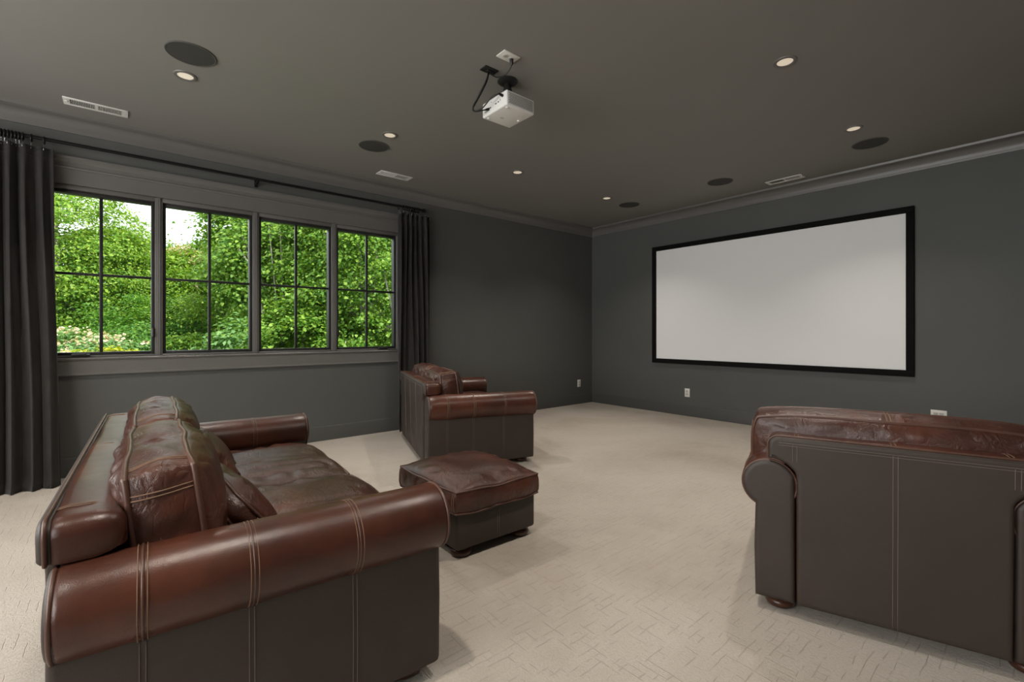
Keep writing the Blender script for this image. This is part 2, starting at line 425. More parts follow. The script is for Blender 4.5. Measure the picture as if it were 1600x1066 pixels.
GY = YW + 0.062
pitch = 0.7415
glx0, glw, gz0, gz1 = -0.462, 0.640, 0.966, 2.214
for i in range(4):
    gx = glx0 + i * pitch; cx = gx + glw / 2
    w = empty('window_%d' % (i + 1), (cx, YW + .06, 0.925), kind='structure')
    h = glw / 2; Z = lambda q: q - 0.925
    o = pitch / 2
    bm = bmesh.new()          # jambs, head and sill of the fixed frame, with a stepped mullion face
    for sx in (-1, 1):
        xa, xb = sorted((sx * o, sx * (h + .024))); add_box(bm, xa, xb, -.052, .10, 0, Z(2.275), .003)
        xa, xb = sorted((sx * o, sx * (o - .012))); add_box(bm, xa, xb, -.060, -.052, 0, Z(2.275), .002)
    add_box(bm, -h - .024, h + .024, -.052, .10, Z(gz1) + .026, Z(2.275), .003)
    add_box(bm, -h - .024, h + .024, -.052, .10, 0, Z(gz0) - .024, .003)
    bm_obj('frame', bm, M['trim'], w, smooth='auto')
    bm = bmesh.new()          # sash
    for sx in (-1, 1):
        xa, xb = sorted((sx * h, sx * (h + .024))); add_box(bm, xa, xb, -.022, .05, Z(gz0) - .024, Z(gz1) + .026, .004)
    add_box(bm, -h, h, -.022, .05, Z(gz1), Z(gz1) + .026, .004); add_box(bm, -h, h, -.022, .05, Z(gz0) - .024, Z(gz0), .004)
    sash = bm_obj('sash', bm, M['sash'], w, smooth='auto')
    mx, mz = 0.0, 1.588 - .925
    box('muntin', (mx - .011, mx + .011, -.012, .016, Z(gz0), Z(gz1)), M['muntin'], sash, .003)
    box('muntin', (-h, h, -.010, .015, mz - .010, mz + .010), M['muntin'], sash, .003)
    for (xa, xb) in ((-h, mx), (mx, h)):
        for (za, zb) in ((Z(gz0), mz), (mz, Z(gz1))):
            box('pane', (xa, xb, -.001, .003, za, zb), M['glass'], sash)
    if i in (0, 3):           # folding crank at the sill, lever lock on the mullion side
        b = bmesh.new(); s = 1 if i == 0 else -1; cxk = -h + .20 if i == 0 else h - .16
        add_box(b, cxk - .055, cxk + .055, -.082, -.050, .008, .028, .006); add_box(b, cxk - .05, cxk + .035, -.094, -.076, .020, .032, .005)
        bm_obj('crank_handle', b, M['sash'], w, smooth='auto')
        b = bmesh.new(); lx = (h + .012) * s
        add_box(b, lx - .008, lx + .008, -.064, -.022, .16, .235, .004); add_box(b, lx - .006, lx + .006, -.082, -.060, .165, .178, .003)
        bm_obj('lock_lever', b, M['sash'], w, smooth='auto')

# ------------------------------------------------------------------ seating
STW = 0.0014
def cushion(name, parent, centre, size, band, crown, R=None, seed=1, n=44, m=7, wr=0.010, corner=0.10, gather=0.012, line=None, mat=None, weltr=0.0065, seams=(), bowl=0.0):
    """boxed cushion: size = (a, b) plan, `band` = height of the boxing between the two welts, crown = (top, bottom) puff.
    local frame: a -> x, b -> y, thickness -> z, then rotated by R and moved to centre"""
    A, B = size[0] / 2, size[1] / 2
    R = np.eye(3) if R is None else np.array(R)
    def plan(a, b):
        k = corner
        return np.stack([A * a * (1 - k * b ** 4) , B * b * (1 - k * (A / B) * a ** 4)], -1)
    def edge_wob(a, b, sgn):
        q = np.stack([a * A * 7, b * B * 7, np.full_like(a, 3.1 + sgn)], -1)
        return noise(q, seed + 5) * 0.007
    def top(a, b, sgn):
        xy = plan(a, b); e = np.maximum(np.abs(a), np.abs(b))
        f = ((1 - np.abs(a) ** 3) * (1 - np.abs(b) ** 3)); f = np.clip(f, 0, 1) ** 0.55
        c = crown[0] if sgn > 0 else crown[1]
        q = np.stack([xy[..., 0] * 5, xy[..., 1] * 5, np.full_like(a, sgn * 2.0)], -1)
        big = noise(q, seed) * 0.6 + noise(q * 2.3, seed + 1) * 0.4
        if line is not None:     # long creases along one plan axis
            s = np.array(line); q2 = np.stack([xy[..., 0] * s[0] + big * .5, xy[..., 1] * s[1] + big * .5, np.full_like(a, 1.7)], -1)
            rid = 1 - np.abs(noise(q2, seed + 9)); big = big * .22 - (rid ** 4) * 1.0 + .2
        rim = np.clip((1 - e) / 0.30, 0, 1)
        al = np.where(np.abs(a) > np.abs(b), b * B, a * A)
        g = noise(np.stack([al * 26, rim * 1.2, np.full_like(a, sgn)], -1), seed + 3) * gather * np.sin(PI * np.clip(rim, 0, 1))
        z = band / 2 + c * f + (big * wr + g) * np.clip(f * 2, 0, 1) - bowl * (1 - a * a) * (1 - b * b) * (1 if sgn > 0 else 0)
        return np.concatenate([xy, (sgn * (z + edge_wob(a, b, sgn)))[..., None]], -1)
    def side(a, b, c):
        xy = plan(a, b)
        al = (np.arctan2(b * B, a * A)) * (A + B) / 1.6
        bul = (1 - c * c) * (0.013 + gather * 0.8 * noise(np.stack([al * 22, c * 1.1, np.zeros_like(a)], -1), seed + 4))
        nx = np.where(np.abs(a) >= 1 - 1e-6, np.sign(a), 0); ny = np.where(np.abs(b) >= 1 - 1e-6, np.sign(b), 0)
        l = np.sqrt(nx * nx + ny * ny) + 1e-9
        wob = edge_wob(a, b, 1) * (c + 1) / 2 - edge_wob(a, b, -1) * (1 - c) / 2
        return np.stack([xy[..., 0] + nx / l * bul, xy[..., 1] + ny / l * bul, c * band / 2 + wob], -1)
    g = np.sin(np.linspace(-1, 1, n) * PI / 2 * .92) / math.sin(PI / 2 * .92)
    aa, bb = np.meshgrid(g, g, indexing='ij')
    mb = MB()
    def gridf(p, q, off=0, wrap=False): return [(i * q + j, i * q + (j + 1) % q, (i + 1) * q + (j + 1) % q, (i + 1) * q + j) for i in range(p - 1) for j in range(q if wrap else q - 1)]
    T = lambda P: P.reshape(-1, 3) @ R.T + np.asarray(centre)
    for sgn in (1, -1): mb.add(T(top(aa, bb, sgn)), gridf(n, n))
    one = np.ones(n - 1)
    la = np.concatenate([g[:-1], one, g[::-1][:-1], -one]); lb = np.concatenate([-one, g[:-1], one, g[::-1][:-1]])
    cs = np.linspace(-1, 1, m)
    P = np.stack([side(la, lb, np.full_like(la, c)) for c in cs]); mb.add(T(P), gridf(m, len(la), wrap=True))
    o = mb.obj(name, mat or M['leather'], parent, smooth=True)
    bmm = bmesh.new(); bmm.from_mesh(o.data); bmesh.ops.remove_doubles(bmm, verts=bmm.verts, dist=0.0004); bmesh.ops.recalc_face_normals(bmm, faces=bmm.faces); bmm.to_mesh(o.data); bmm.free()
    for c in (1, -1):
        w = T(side(la, lb, np.full_like(la, float(c))))
        MB().tube(w, weltr, True, 8).obj('welt', M['welt'], o, smooth=True)
    for (ka, kb) in seams:       # stitched joins across the boxing
        for d in (-.006, .006):
            ca = np.full(9, float(ka)); cb = np.full(9, float(kb))
            if abs(ka) >= 1: cb = cb + d / B
            else: ca = ca + d / A
            MB().tube(T(side(ca, cb, np.linspace(-.96, .96, 9))), 0.0022, False, 6).obj('stitching', M['stitch'], o, smooth=True)
    return o

def arc(cy, cz, r, a0, a1, n): return [(cy + r * math.cos(a), cz + r * math.sin(a)) for a in np.linspace(a0, a1, n)]

def seating(name, label, cat, loc, rz, hb, nback, nseat, back_seams, D=0.93, seed=1, arm_dark=False, front_feet=True, group=None, slump=0.0):
    root = empty(name, loc, rz, label=label, cat=cat, group=group)
    ZB, RC, RR = 0.048, 0.510, 0.098
    hi = hb - 0.14; yc = hb - 0.050
    for sg in (1, -1):
        # scroll-shaped arm body
        a_out = math.asin(-0.098 / RR)
        out = [(hi, ZB), (hi, 0.550)] + arc(yc, RC, RR, math.radians(152), math.radians(-60), 22) + [(hb, 0.405), (hb + .004, 0.25), (hb, ZB)]
        out = [(sg * a, b) for a, b in out]
        if sg < 0: out = out[::-1]
        V, Fc = loft_outline(densify(out, .03), [(-.006, .022), (-.006, .016), (-.004, .008), (.002, .002), (.012, 0), (D - .03, 0), (D - .018, .002), (D - .010, .008), (D - .007, .016), (D - .007, .022)])
        arm = np_obj('arm', V, Fc, M['vinyl'], root, smooth='auto')
        # padded roll sleeve over the arm
        xs = np.array([0.004, 0.008, 0.02, 0.06, .15, .27, .39, .5, .62, .74, .84, D - .02, D - .004, D + .004, D + .006])
        rr = np.array([0.100, 0.110, .1135, .115, .116, .117, .117, .117, .117, .117, .117, .1165, .112, .104, .06]) - .0125
        mb = MB(); na = 40; a = np.arange(na) * 2 * PI / na
        V = np.stack([np.repeat(xs[:, None], na, 1), sg * (yc + rr[:, None] * np.cos(a)), RC + rr[:, None] * np.sin(a)], -1)
        nz = noise(V * np.array([6, 9, 9]), seed + sg) * .0022; V[..., 1] += sg * nz * np.cos(a); V[..., 2] += nz * np.sin(a)
        mb.add(V.reshape(-1, 3), [(i * na + k, i * na + (k + 1) % na, (i + 1) * na + (k + 1) % na, (i + 1) * na + k) for i in range(len(xs) - 1) for k in range(na)] + [tuple(range((len(xs) - 1) * na, len(xs) * na))])
        roll = mb.obj('arm_roll', M['leather_arm'], arm, smooth=True)
        ring = lambda x, r: np.stack([np.full(40, x), sg * (yc + r * np.cos(np.arange(40) * PI / 20)), RC + r * np.sin(np.arange(40) * PI / 20)], -1)
        for x, r in ((0.006, .0965), (D - .006, .1010)): MB().tube(ring(x, r), .0048, True, 8).obj('welt', M['welt'], arm, smooth=True)
        for x in (.155, .375, .64):
            mb = MB()
            for d in (-.009, .009): mb.tube(ring(x + d, .1047), STW, True, 6)
            mb.obj('stitching', M['stitch'], arm, smooth=True)
            MB().tube(ring(x, .1035), .0034, True, 8).obj('seam', M['welt'], arm, smooth=True)
            mb = MB()
            for d in (-.006, .006):
                zz = np.linspace(ZB + .01, .425, 8); mb.tube(np.stack([np.full(8, x + d), sg * (hb + .0042 * np.sin((zz - ZB) / .36 * PI) + .0004), zz], -1), STW * .8, False, 6)
            mb.obj('stitching', M['greystitch'], arm, smooth=True)
    # back: T-shaped, resting over the arm rolls
    prof = [(-hi + .002, ZB), (hi - .002, ZB), (hi - .002, .560)] + arc(yc, RC, RR + .009, math.radians(145), math.radians(88), 8)
    wx = hb - .045; zt = .712; rc = .040
    prof += [(wx, .625)] + arc(wx - rc, zt - rc, rc, 0, PI / 2, 6)
    left = [(-p[0], p[1]) for p in reversed(prof[2:])]
    outline = prof + left
    outline = densify(outline, .02)
    V, Fc = loft_outline(outline, [(.000, .024), (.004, .012), (.014, .003), (.030, 0), (.085, 0), (.108, .004), (.124, .011), (.134, .022), (.139, .036)])
    k = (V[:, 2] - ZB) / .66                           # leans back a little towards the top, with an uneven padded surface
    V[:, 0] += -.016 * k + noise(V * np.array([0, 4, 4]) + 5, seed) * .003
    V[:, 2] += noise(V * np.array([4, 5, 0]) + 9, seed) * .004 * k
    back = np_obj('back', V, Fc, M['leather_arm'], root, smooth='auto')
    lean = lambda z: -.016 * (z - ZB) / .66
    V, Fc = loft_outline(outline, [(-.012, .021), (-.012, .015), (-.010, .009), (-.004, .004), (.012, .004)])
    V[:, 0] += lean(V[:, 2])
    panel = np_obj('outer_back_panel', V, Fc, M['vinyl'], back, smooth='auto')
    W_, _ = loft_outline(outline, [(.003, .001)]); W_[:, 0] += lean(W_[:, 2])
    W_ = np.roll(W_, -int(np.argmin(W_[:, 2] + W_[:, 1] * .001)), 0); W_ = W_[W_[:, 2] > .60]
    MB().tube(W_, .0045, False, 8).obj('welt', M['welt'], back, smooth=True)
    for ys in (0, -wx + .10, wx - .10):
        mb = MB()
        for d in (-.006, .006): mb.tube([(x - .016, ys + d, zt + .0012 - dz) for x, dz in ((.012, .004), (.03, 0), (.07, 0), (.095, .004), (.112, .012))], STW, False, 6)
        mb.obj('stitching', M['stitch'], back, smooth=True)
    mb = MB()
    for d in (.010, .019):
        q = [(-.0128 + lean(zt - d), y, zt - .016 - d) for y in np.linspace(-wx + .04, wx - .04, 24)]; mb.tube(q, STW * .8, False, 6)
    mb.obj('stitching', M['greystitch'], back, smooth=True)
    for ys in back_seams:
        zlo = ZB + .01 if abs(ys) < hi - .02 else .615
        mb = MB()
        for d in (-.007, .007): mb.tube([(-.0128 + lean(q), ys + d, q) for q in np.linspace(zlo, zt - .03, 12)], STW * .8, False, 6)
        mb.obj('stitching', M['greystitch'], back, smooth=True)
    # seat platform and rail
    box('seat_rail', (.13, D - .045, -hi + .001, hi - .001, ZB, .285), M['vinyl'], root, .012, 3)
    sw = 2 * hi / nseat
    for i in range(nseat):
        y = -hi + sw * (i + .5)
        cushion('seat_cushion', root, (.612, y, .372), (.655, sw - .010), .115, (.062, .006), seed=seed + 20 + i, n=60, wr=.012, corner=.035, gather=.008, line=(2.0, 13.0), seams=())
    bw = 2 * (hi + .045) / nback if nback > 1 else 2 * (hi + .165)
    ca, sa = math.cos(math.radians(7)), math.sin(math.radians(7))
    # plan a -> y, plan b -> up, thickness -> forward
    R = np.array([[0, -sa, ca], [1, 0, 0], [0, ca, sa]])
    for i in range(nback):
        y = (-hi - .045 + bw * (i + .5)) if nback > 1 else 0
        sm = [(-.86, 1.0), (.86, 1.0), (-1.0, .72), (1.0, .72)] if nback > 1 else [(0.0, 1.0), (-1.0, .72), (1.0, .72)]
        cushion('back_cushion', root, (.206, y, .605), (bw - .008, .365), .135, (.085, .055), R=R, seed=seed + 40 + i, n=64, wr=.0060 if nback > 1 else .0032, corner=.045, gather=.013 if nback > 1 else .006, seams=sm, weltr=.0072)
    prof = [(.030, 0), (.050, .006), (.056, .018), (.054, .030), (.044, .036), (.040, .040), (.046, .046), (.040, .052)]
    for x in (.075, D - .10):
        for sg in (1, -1): MB().lathe(prof, 24, (x, sg * (hb - .085), 0)).obj('bun_foot', M['wood'], root, smooth=True)
    return root

R_ = math.radians
sofa_pose = ((-0.087, 2.27, 0), R_(-2.2))
seating('leather_sofa', 'long oxblood leather sofa carrying two leather throw pillows', 'sofa', *sofa_pose, 0.91, 2, 2, (-.5, 0, .5), seed=3)
seating('leather_loveseat', 'dark red leather loveseat with two back cushions beside the right-hand curtain', 'loveseat', ((1.873 + 2.303) / 2, (3.268 + 4.66) / 2, 0), R_(-18.3), 0.730, 2, 2, (-.59, -.3, 0, .3, .59), seed=71)
seating('leather_armchair', 'leather armchair with one wide back cushion, its dark back panel facing the room', 'armchair', (2.126, .405, 0), R_(18.0), 0.445, 1, 1, (-.305, 0, .305), seed=131)

def pillow(loc, rz, lean, label, seed):
    root = empty('throw_pillow', loc, rz, label=label, cat='pillow', group='throw pillows on the long sofa')
    ca, sa = math.cos(lean), math.sin(lean)
    R = np.array([[0, -sa, ca], [1, 0, 0], [0, ca, sa]])
    cushion('cover', root, (0, 0, .078), (.47, .27), .060, (.050, .050), R=R, seed=seed, n=44, wr=.012, corner=.12, gather=.013, seams=((-1, .1), (1, .1)), weltr=.0058)
    return root
def on_sofa(x, y, z):
    (ox, oy, oz), a = sofa_pose
    return (ox + x * math.cos(a) - y * math.sin(a), oy + x * math.sin(a) + y * math.cos(a), z)
pillow(on_sofa(.380, -.46, .458), R_(5), R_(36), 'leather throw pillow half hidden behind the sofa arm roll', 211)
pillow(on_sofa(.375, .28, .462), R_(-6), R_(34), 'leather throw pillow at the middle of the sofa, fully in view', 223)

ot = empty('leather_ottoman', (1.505, 2.205, 0), R_(-1.0), label='square oxblood leather ottoman with a puffy cushion top and bun feet', cat='ottoman')
ow, od = .255, .295
bm = bmesh.new(); add_box(bm, -ow, ow, -od, od, .048, .235, .016, 3)
body = bm_obj('base', bm, M['vinyl'], ot, smooth='auto')
for q, ax in ((0, 'x'), (0, 'y')):
    mb = MB()
    for d in (-.006, .006):
        for s in (-1, 1):
            P = [(d, s * (od + .0006), z) if ax == 'x' else (s * (ow + .0006), d, z) for z in np.linspace(.062, .222, 5)]
            mb.tube(P, STW, False, 6)
    mb.obj('stitching', M['greystitch'], body, smooth=True)
cushion('cushion', ot, (0, 0, .284), (2 * ow + .03, 2 * od + .03), .104, (.058, .004), seed=307, n=60, wr=.0026, corner=.02, gather=.009, seams=((-1, -.96), (1, -.96), (-1, .96), (1, .96)), weltr=.0055)
prof = [(.030, 0), (.050, .006), (.056, .018), (.054, .030), (.044, .036), (.040, .040), (.046, .046), (.040, .052)]
for sx in (-1, 1):
    for sy in (-1, 1): MB().lathe(prof, 24, (sx * (ow - .065), sy * (od - .065), 0)).obj('bun_foot', M['wood'], ot, smooth=True)

# ------------------------------------------------------------------ curtains and rod
RY, RZ = 4.880, 2.560
rod = empty('curtain_rod', (1.0, RY, RZ), label='long thin black curtain rod above the windows', cat='curtain rod')
mb = MB(); mb.tube([(x, 0, 0) for x in np.linspace(-2.15, 1.70, 12)], .0125, False, 14); mb.obj('pole', M['rod'], rod)
for xe, s in ((1.70, 1), (-2.15, -1)):
    fin = MB().lathe([(.012, 0), (.020, .003), (.022, .012), (.022, .028), (.017, .036), (.004, .040)], 20, (0, 0, 0), 'x').obj('finial', M['rod'], rod)
    fin.location = (xe, 0, 0); fin.rotation_euler = (0, 0, 0 if s > 0 else PI)
for xb in (-.035, 1.60, -2.05):
    bm = bmesh.new(); add_box(bm, xb - .012, xb + .012, .085, .0985, -.05, .03, .003); add_box(bm, xb - .007, xb + .007, -.004, .09, -.030, -.016, .002)
    add_box(bm, xb - .009, xb + .009, -.020, .020, -.026, -.013, .003); add_box(bm, xb - .006, xb + .006, .014, .022, -.02, .012, .002)
    bm_obj('bracket', bm, M['rod'], rod, smooth='auto')

def curtain(name, label, xt, xb, nf, ring_x, flare, seed, amp=(0.017, 0.036)):
    root = empty(name, ((xt[0] + xt[1]) / 2, RY, 0), label=label, cat='curtain', group='charcoal velvet curtains')
    cx = (xt[0] + xt[1]) / 2
    ns, nz = nf * 22 + 1, 70
    s = np.linspace(0, 1, ns)[:, None]; t = np.linspace(0, 1, nz)[None, :]      # t: 0 top, 1 floor
    z = 2.492 * (1 - t) + .006 * t
    xl = xt[0] + (xb[0] - xt[0]) * t ** 1.5; xr = xt[1] + (xb[1] - xt[1]) * t ** 1.5
    sb, tb = np.broadcast_arrays(s, t)
    wob = noise(np.stack([sb * 3.0 + tb * 0.6, tb * 1.3, sb * 0 + 2.0], -1), seed)
    wid = noise(np.stack([sb * nf * .9, tb * .5, sb * 0 + 7.0], -1), seed + 3)
    ph = s * nf * 2 * PI + wob * 1.6 + wid * 1.1 + .5 * np.sin(t * 2.2 + s * 9) * t
    ss = s + 0.30 / (nf * 2 * PI) * np.sin(2 * ph) * 1.4 * np.minimum(1, t * 5)
    A = (amp[0] + (amp[1] - amp[0]) * np.clip(t, 0, 1) ** .7) * (1 + .65 * wid)
    f = np.sin(ph) + .28 * np.sin(1.7 * ph + 3 * wob) * np.clip(t * 3, 0, 1)
    y = -A * f - flare * t ** 2.2 - .012 + .01 * wob
    # tight pinch pleats at the heading
    pin = np.exp(-((z - 2.40) / .05) ** 2)
    y = y * (1 - .35 * pin)
    x = xl + (xr - xl) * ss - cx
    pool = np.clip((t - .975) / .025, 0, 1); y = y - pool * (.030 + .02 * wid)
    P = np.stack([np.broadcast_to(x, y.shape), np.minimum(y, .085), np.broadcast_to(z, y.shape)], -1)
    Fc = [(i * nz + j, i * nz + j + 1, (i + 1) * nz + j + 1, (i + 1) * nz + j) for i in range(ns - 1) for j in range(nz - 1)]
    fab = np_obj('fabric', P.reshape(-1, 3), Fc, M['curtain'], root, smooth=True)
    md = fab.modifiers.new('thickness', 'SOLIDIFY'); md.thickness = .004; md.offset = 0
    k = int(np.argmin(np.abs(z[0] - 2.405)))
    MB().tube(P[:, k] + np.array([0, -.0030, 0]), .0022, False, 6).obj('heading_seam', M['curtain'], fab, smooth=True)
    for rx in ring_x:
        a = np.arange(22) * 2 * PI / 22
        MB().tube(np.stack([np.full(22, rx - cx), np.cos(a) * .026, np.sin(a) * .026 + RZ - .0110], -1), .0046, True, 8).obj('ring', M['rod'], root, smooth=True)
        j = int(np.clip((rx - xt[0]) / (xt[1] - xt[0]), 0, 1) * (ns - 1)); q = P[j, 0]
        MB().tube([(rx - cx, 0, RZ - .037), (rx - cx, -.004, RZ - .044), (q[0] * .5 + (rx - cx) * .5, q[1] * .5, RZ - .052), (q[0], q[1], 2.492), (q[0], q[1] - .002, 2.470)], .0017, False, 6).obj('hook', M['hook'], root, smooth=True)
    return root
curtain('velvet_curtain', 'wide charcoal velvet curtain panel pooling on the carpet beside the sofa back', (-1.10, -.405), (-1.16, -.352), 9,
        [-.455, -.522] + [-.565 - .018 * k for k in range(14)], .13, 11)
curtain('velvet_curtain', 'narrow gathered charcoal velvet curtain panel hanging behind the loveseat', (2.385, 2.790), (2.375, 2.815), 6, [2.395] + [2.455 + .0275 * k for k in range(8)], .0, 29, (0.019, 0.030))

# ------------------------------------------------------------------ projection screen
sc = empty('projection_screen', (XS, (3.83 + .962) / 2, .697), label='large blank white projection screen in a black velvet frame', cat='screen')
hw = (3.838 - .962) / 2; hh = 2.340 - .697; b = .062
def bevel_bar(y0, y1, z0, z1, name='frame_bar'): return box(name, (-.040, -.002, y0, y1, z0, z1), M['velvet'], sc, .004)
bevel_bar(-hw, hw, hh - b, hh); bevel_bar(-hw, hw, 0, b); bevel_bar(-hw, -hw + b, b, hh - b); bevel_bar(hw - b, hw, b, hh - b)
box('screen_surface', (-.022, -.012, -hw + b - .004, hw - b + .004, b - .004, hh - b + .004), M['screen'], sc)

# ------------------------------------------------------------------ ceiling fittings
DOWN_W = 9.0
def downlight(x, y, label):
    r = empty('recessed_light', (x, y, ZC), label=label, cat='light', group='recessed ceiling lights')
    MB().lathe([(.044, -.001), (.046, -.006), (.056, -.0075), (.064, -.005), (.066, 0)], 36).obj('trim_ring', M['canring'], r)
    MB().lathe([(.0445, -.0012), (.0445, -.0030), (.030, -.0042), (.010, -.0046)], 36).obj('lens', M['lens'], r)
    l = add_light('downlight_lamp', 'AREA', (0, 0, -.012), (0, 0, -1), DOWN_W, (1.0, 0.91, 0.80), shape='DISK', size=0.085, spread=math.radians(112))
    l.parent = r
    return r
LX, LD = 0.3067, 1.4228
ll = ['small warm ceiling downlight next to the large round speaker over the sofa', 'small warm ceiling downlight beside the oval-looking speaker above the loveseat',
      'small warm ceiling downlight with no speaker next to it, along the window side', 'small warm ceiling downlight close to the ceiling corner between window wall and screen wall']
for i, t in enumerate(ll): downlight(LX + i * LD + (.035 if i == 3 else 0), 3.692, t)
downlight(LX + 2 * LD - .015, 1.130, 'warm ceiling downlight standing alone, between the projector and the armchair side')
downlight(LX + 3 * LD + .02, 1.140, 'warm ceiling downlight beside a dark round speaker above the right end of the screen')

for q in (-1, 0, 1):        # the same grid carries on over the camera
    downlight(LX + q * LD, 1.135, 'warm ceiling downlight across the room from the windows, ' + ('behind the sofa line', 'level with the sofa', 'level with the ottoman')[q + 1])
downlight(LX - LD, 3.692, 'warm ceiling downlight behind the sofa, before the rear window')

def speaker(x, y, label, rad=.128):
    r = empty('ceiling_speaker', (x, y, ZC), label=label, cat='speaker', group='round in-ceiling speakers')
    MB().lathe([(rad - .006, -.0005), (rad - .006, -.005), (rad, -.006), (rad + .004, -.003), (rad + .004, 0)], 48).obj('rim', M['grille_rim'], r)
    MB().lathe([(rad - .0055, -.0005), (rad - .006, -.0045), (rad * .6, -.0056), (.01, -.006)], 48).obj('grille', M['grille'], r)
speaker(.310, 3.385, 'round flush ceiling speaker over the sofa, next to a downlight')
speaker(1.722, 4.0, 'round flush ceiling speaker close to the curtain rod, above the loveseat')
speaker(5.077, 3.698, 'dark round ceiling speaker near the corner of window wall and screen wall')
speaker(5.078, 2.489, 'dark round ceiling speaker above the middle of the screen, beside the wall-side air vent')
speaker(5.067, 1.137, 'dark round ceiling speaker above the right end of the screen')

def register(x, y, rz, label):
    r = empty('air_vent', (x, y, ZC), rz, label=label, cat='vent', group='white ceiling air registers')
    L, Wd = .180, .070
    bm = bmesh.new()
    add_box(bm, -L, L, -Wd, -Wd + .024, -.006, -.0005, .0015); add_box(bm, -L, L, Wd - .024, Wd, -.006, -.0005, .0015)
    add_box(bm, -L, -L + .034, -Wd + .024, Wd - .024, -.006, -.0005); add_box(bm, L - .034, L, -Wd + .024, Wd - .024, -.006, -.0005); add_box(bm, -.009, .009, -Wd + .024, Wd - .024, -.006, -.0005)
    bm_obj('face_plate', bm, M['vent'], r, smooth='auto')
    box('duct_back', (-L + .03, L - .03, -Wd + .02, Wd - .02, -.0012, -.0004), M['slot'], r)
    for s in (-1, 1):
        bm = bmesh.new()
        for k in range(15):
            q = s * (.0145 + k * .0092)
            vs = [bm.verts.new(c) for c in ((q - .0022 * s, -Wd + .024, -.0055), (q - .0022 * s, Wd - .024, -.0055), (q + .0022 * s * (1 if s > 0 else .2), Wd - .024, -.0018), (q + .0022 * s * (1 if s > 0 else .2), -Wd + .024, -.0018))]
            bm.faces.new(vs)
        o = bm_obj('louvre_bank', bm, M['vent'], r); md = o.modifiers.new('t', 'SOLIDIFY'); md.thickness = .0014
    MB().lathe([(.0035, -.006), (.0035, -.0075), (.001, -.0082)], 10, (L - .014, 0, 0)).obj('screw', M['hook'], r)
    box('damper_lever', (-L + .008, -L + .024, -.012, .006, -.011, -.006), M['vent'], r, .002)
register(-.157, 4.632, R_(0), 'white slotted ceiling register above the left-hand curtain')
register(2.215, 4.610, R_(0), 'white slotted ceiling register above the right-hand curtain')
register(5.551, 2.0, R_(90), 'white slotted ceiling register above the projection screen')

# projector, its mount, cables and plates
pj = empty('projector', (1.982, 2.418, 2.570), label='white ceiling-hung video projector seen from below', cat='projector')
box('body', (-.120, .120, -.132, .132, 0, .098), M['white'], pj, .012, 4)
bm = bmesh.new()
for i in range(23):
    for j in range(9):
        xx = -.098 + i * .0088 + (.0044 if j % 2 else 0); zz = .018 + j * .0078
        c = [(xx + .0031 * math.cos(a), -.1326, zz + .0031 * math.sin(a)) for a in np.arange(6) * PI / 3]
        bm.faces.new([bm.verts.new(p) for p in c])
bm_obj('vent_holes', bm, M['slot'], pj, kind='stuff', label='rows of small dark vent holes')
for (yy, zz, wy, wz) in ((.098, .030, .004, .010), (.088, .028, .004, .008), (.078, .032, .005, .012), (.066, .030, .004, .010), (.040, .040, .014, .007), (-.020, .044, .016, .007), (-.046, .046, .012, .008), (-.066, .052, .003, .012), (.030, .072, .006, .004)):
    box('port', (-.1212, -.1195, yy - wy / 2, yy + wy / 2, zz - wz / 2, zz + wz / 2), M['slot'], pj)
MB().lathe([(.036, 0), (.038, .004), (.034, .012), (.030, .010), (.028, .002)], 28, (.118, -.03, .05), 'x').obj('lens', M['black'], pj)
for sx, sy in ((-.09, -.10), (-.09, .10), (.09, 0)): MB().lathe([(.010, -.001), (.010, -.005), (.007, -.007), (.002, -.0075)], 14, (sx, sy, 0.0015)).obj('foot_pad', M['white'], pj)
bm = bmesh.new(); add_box(bm, -.035, -.010, .03, .048, -.0006, .001); bm_obj('label_plate', bm, M['outlet_face'], pj)
bm = bmesh.new()             # small printed emblem and lettering strip on the underside
for (xa, ya, xb, yb) in ((.062, -.070, .082, -.052), (.082, -.052, .090, -.078), (.062, -.070, .090, -.078), (.050, -.060, .058, -.058), (.040, -.052, .054, -.050), (.058, -.086, .076, -.090)):
    d = Vector((xb - xa, yb - ya, 0)); nn = Vector((-d.y, d.x, 0)).normalized() * .0009
    bm.faces.new([bm.verts.new(p) for p in ((xa - nn.x, ya - nn.y, -.0004), (xb - nn.x, yb - nn.y, -.0004), (xb + nn.x, yb + nn.y, -.0004), (xa + nn.x, ya + nn.y, -.0004))])
bm_obj('printed_mark', bm, M['outlet_face'], pj)
mt = empty('projector_mount', (1.962, 2.400, ZC), label='black ceiling bracket holding the projector', cat='mount')
MB().lathe([(.066, 0), (.068, -.006), (.060, -.014), (.040, -.022), (.030, -.026)], 32).obj('ceiling_plate', M['black'], mt)
MB().lathe([(.024, -.020), (.026, -.050), (.030, -.062), (.026, -.082), (.018, -.088)], 20).obj('ball_joint', M['black'], mt)
bm = bmesh.new()
for s in (-1, 1):
    for q in (-1, 1):
        V, Fc = tube_data([(s * .012, q * .012, -.080), (s * .05, q * .05, -.110), (s * .075, q * .075, -.127)], .0055, False, 8)
        vs = [bm.verts.new(v) for v in V]; [bm.faces.new([vs[i] for i in f]) for f in Fc]
bm_obj('spider_arms', bm, M['black'], mt, smooth='auto')

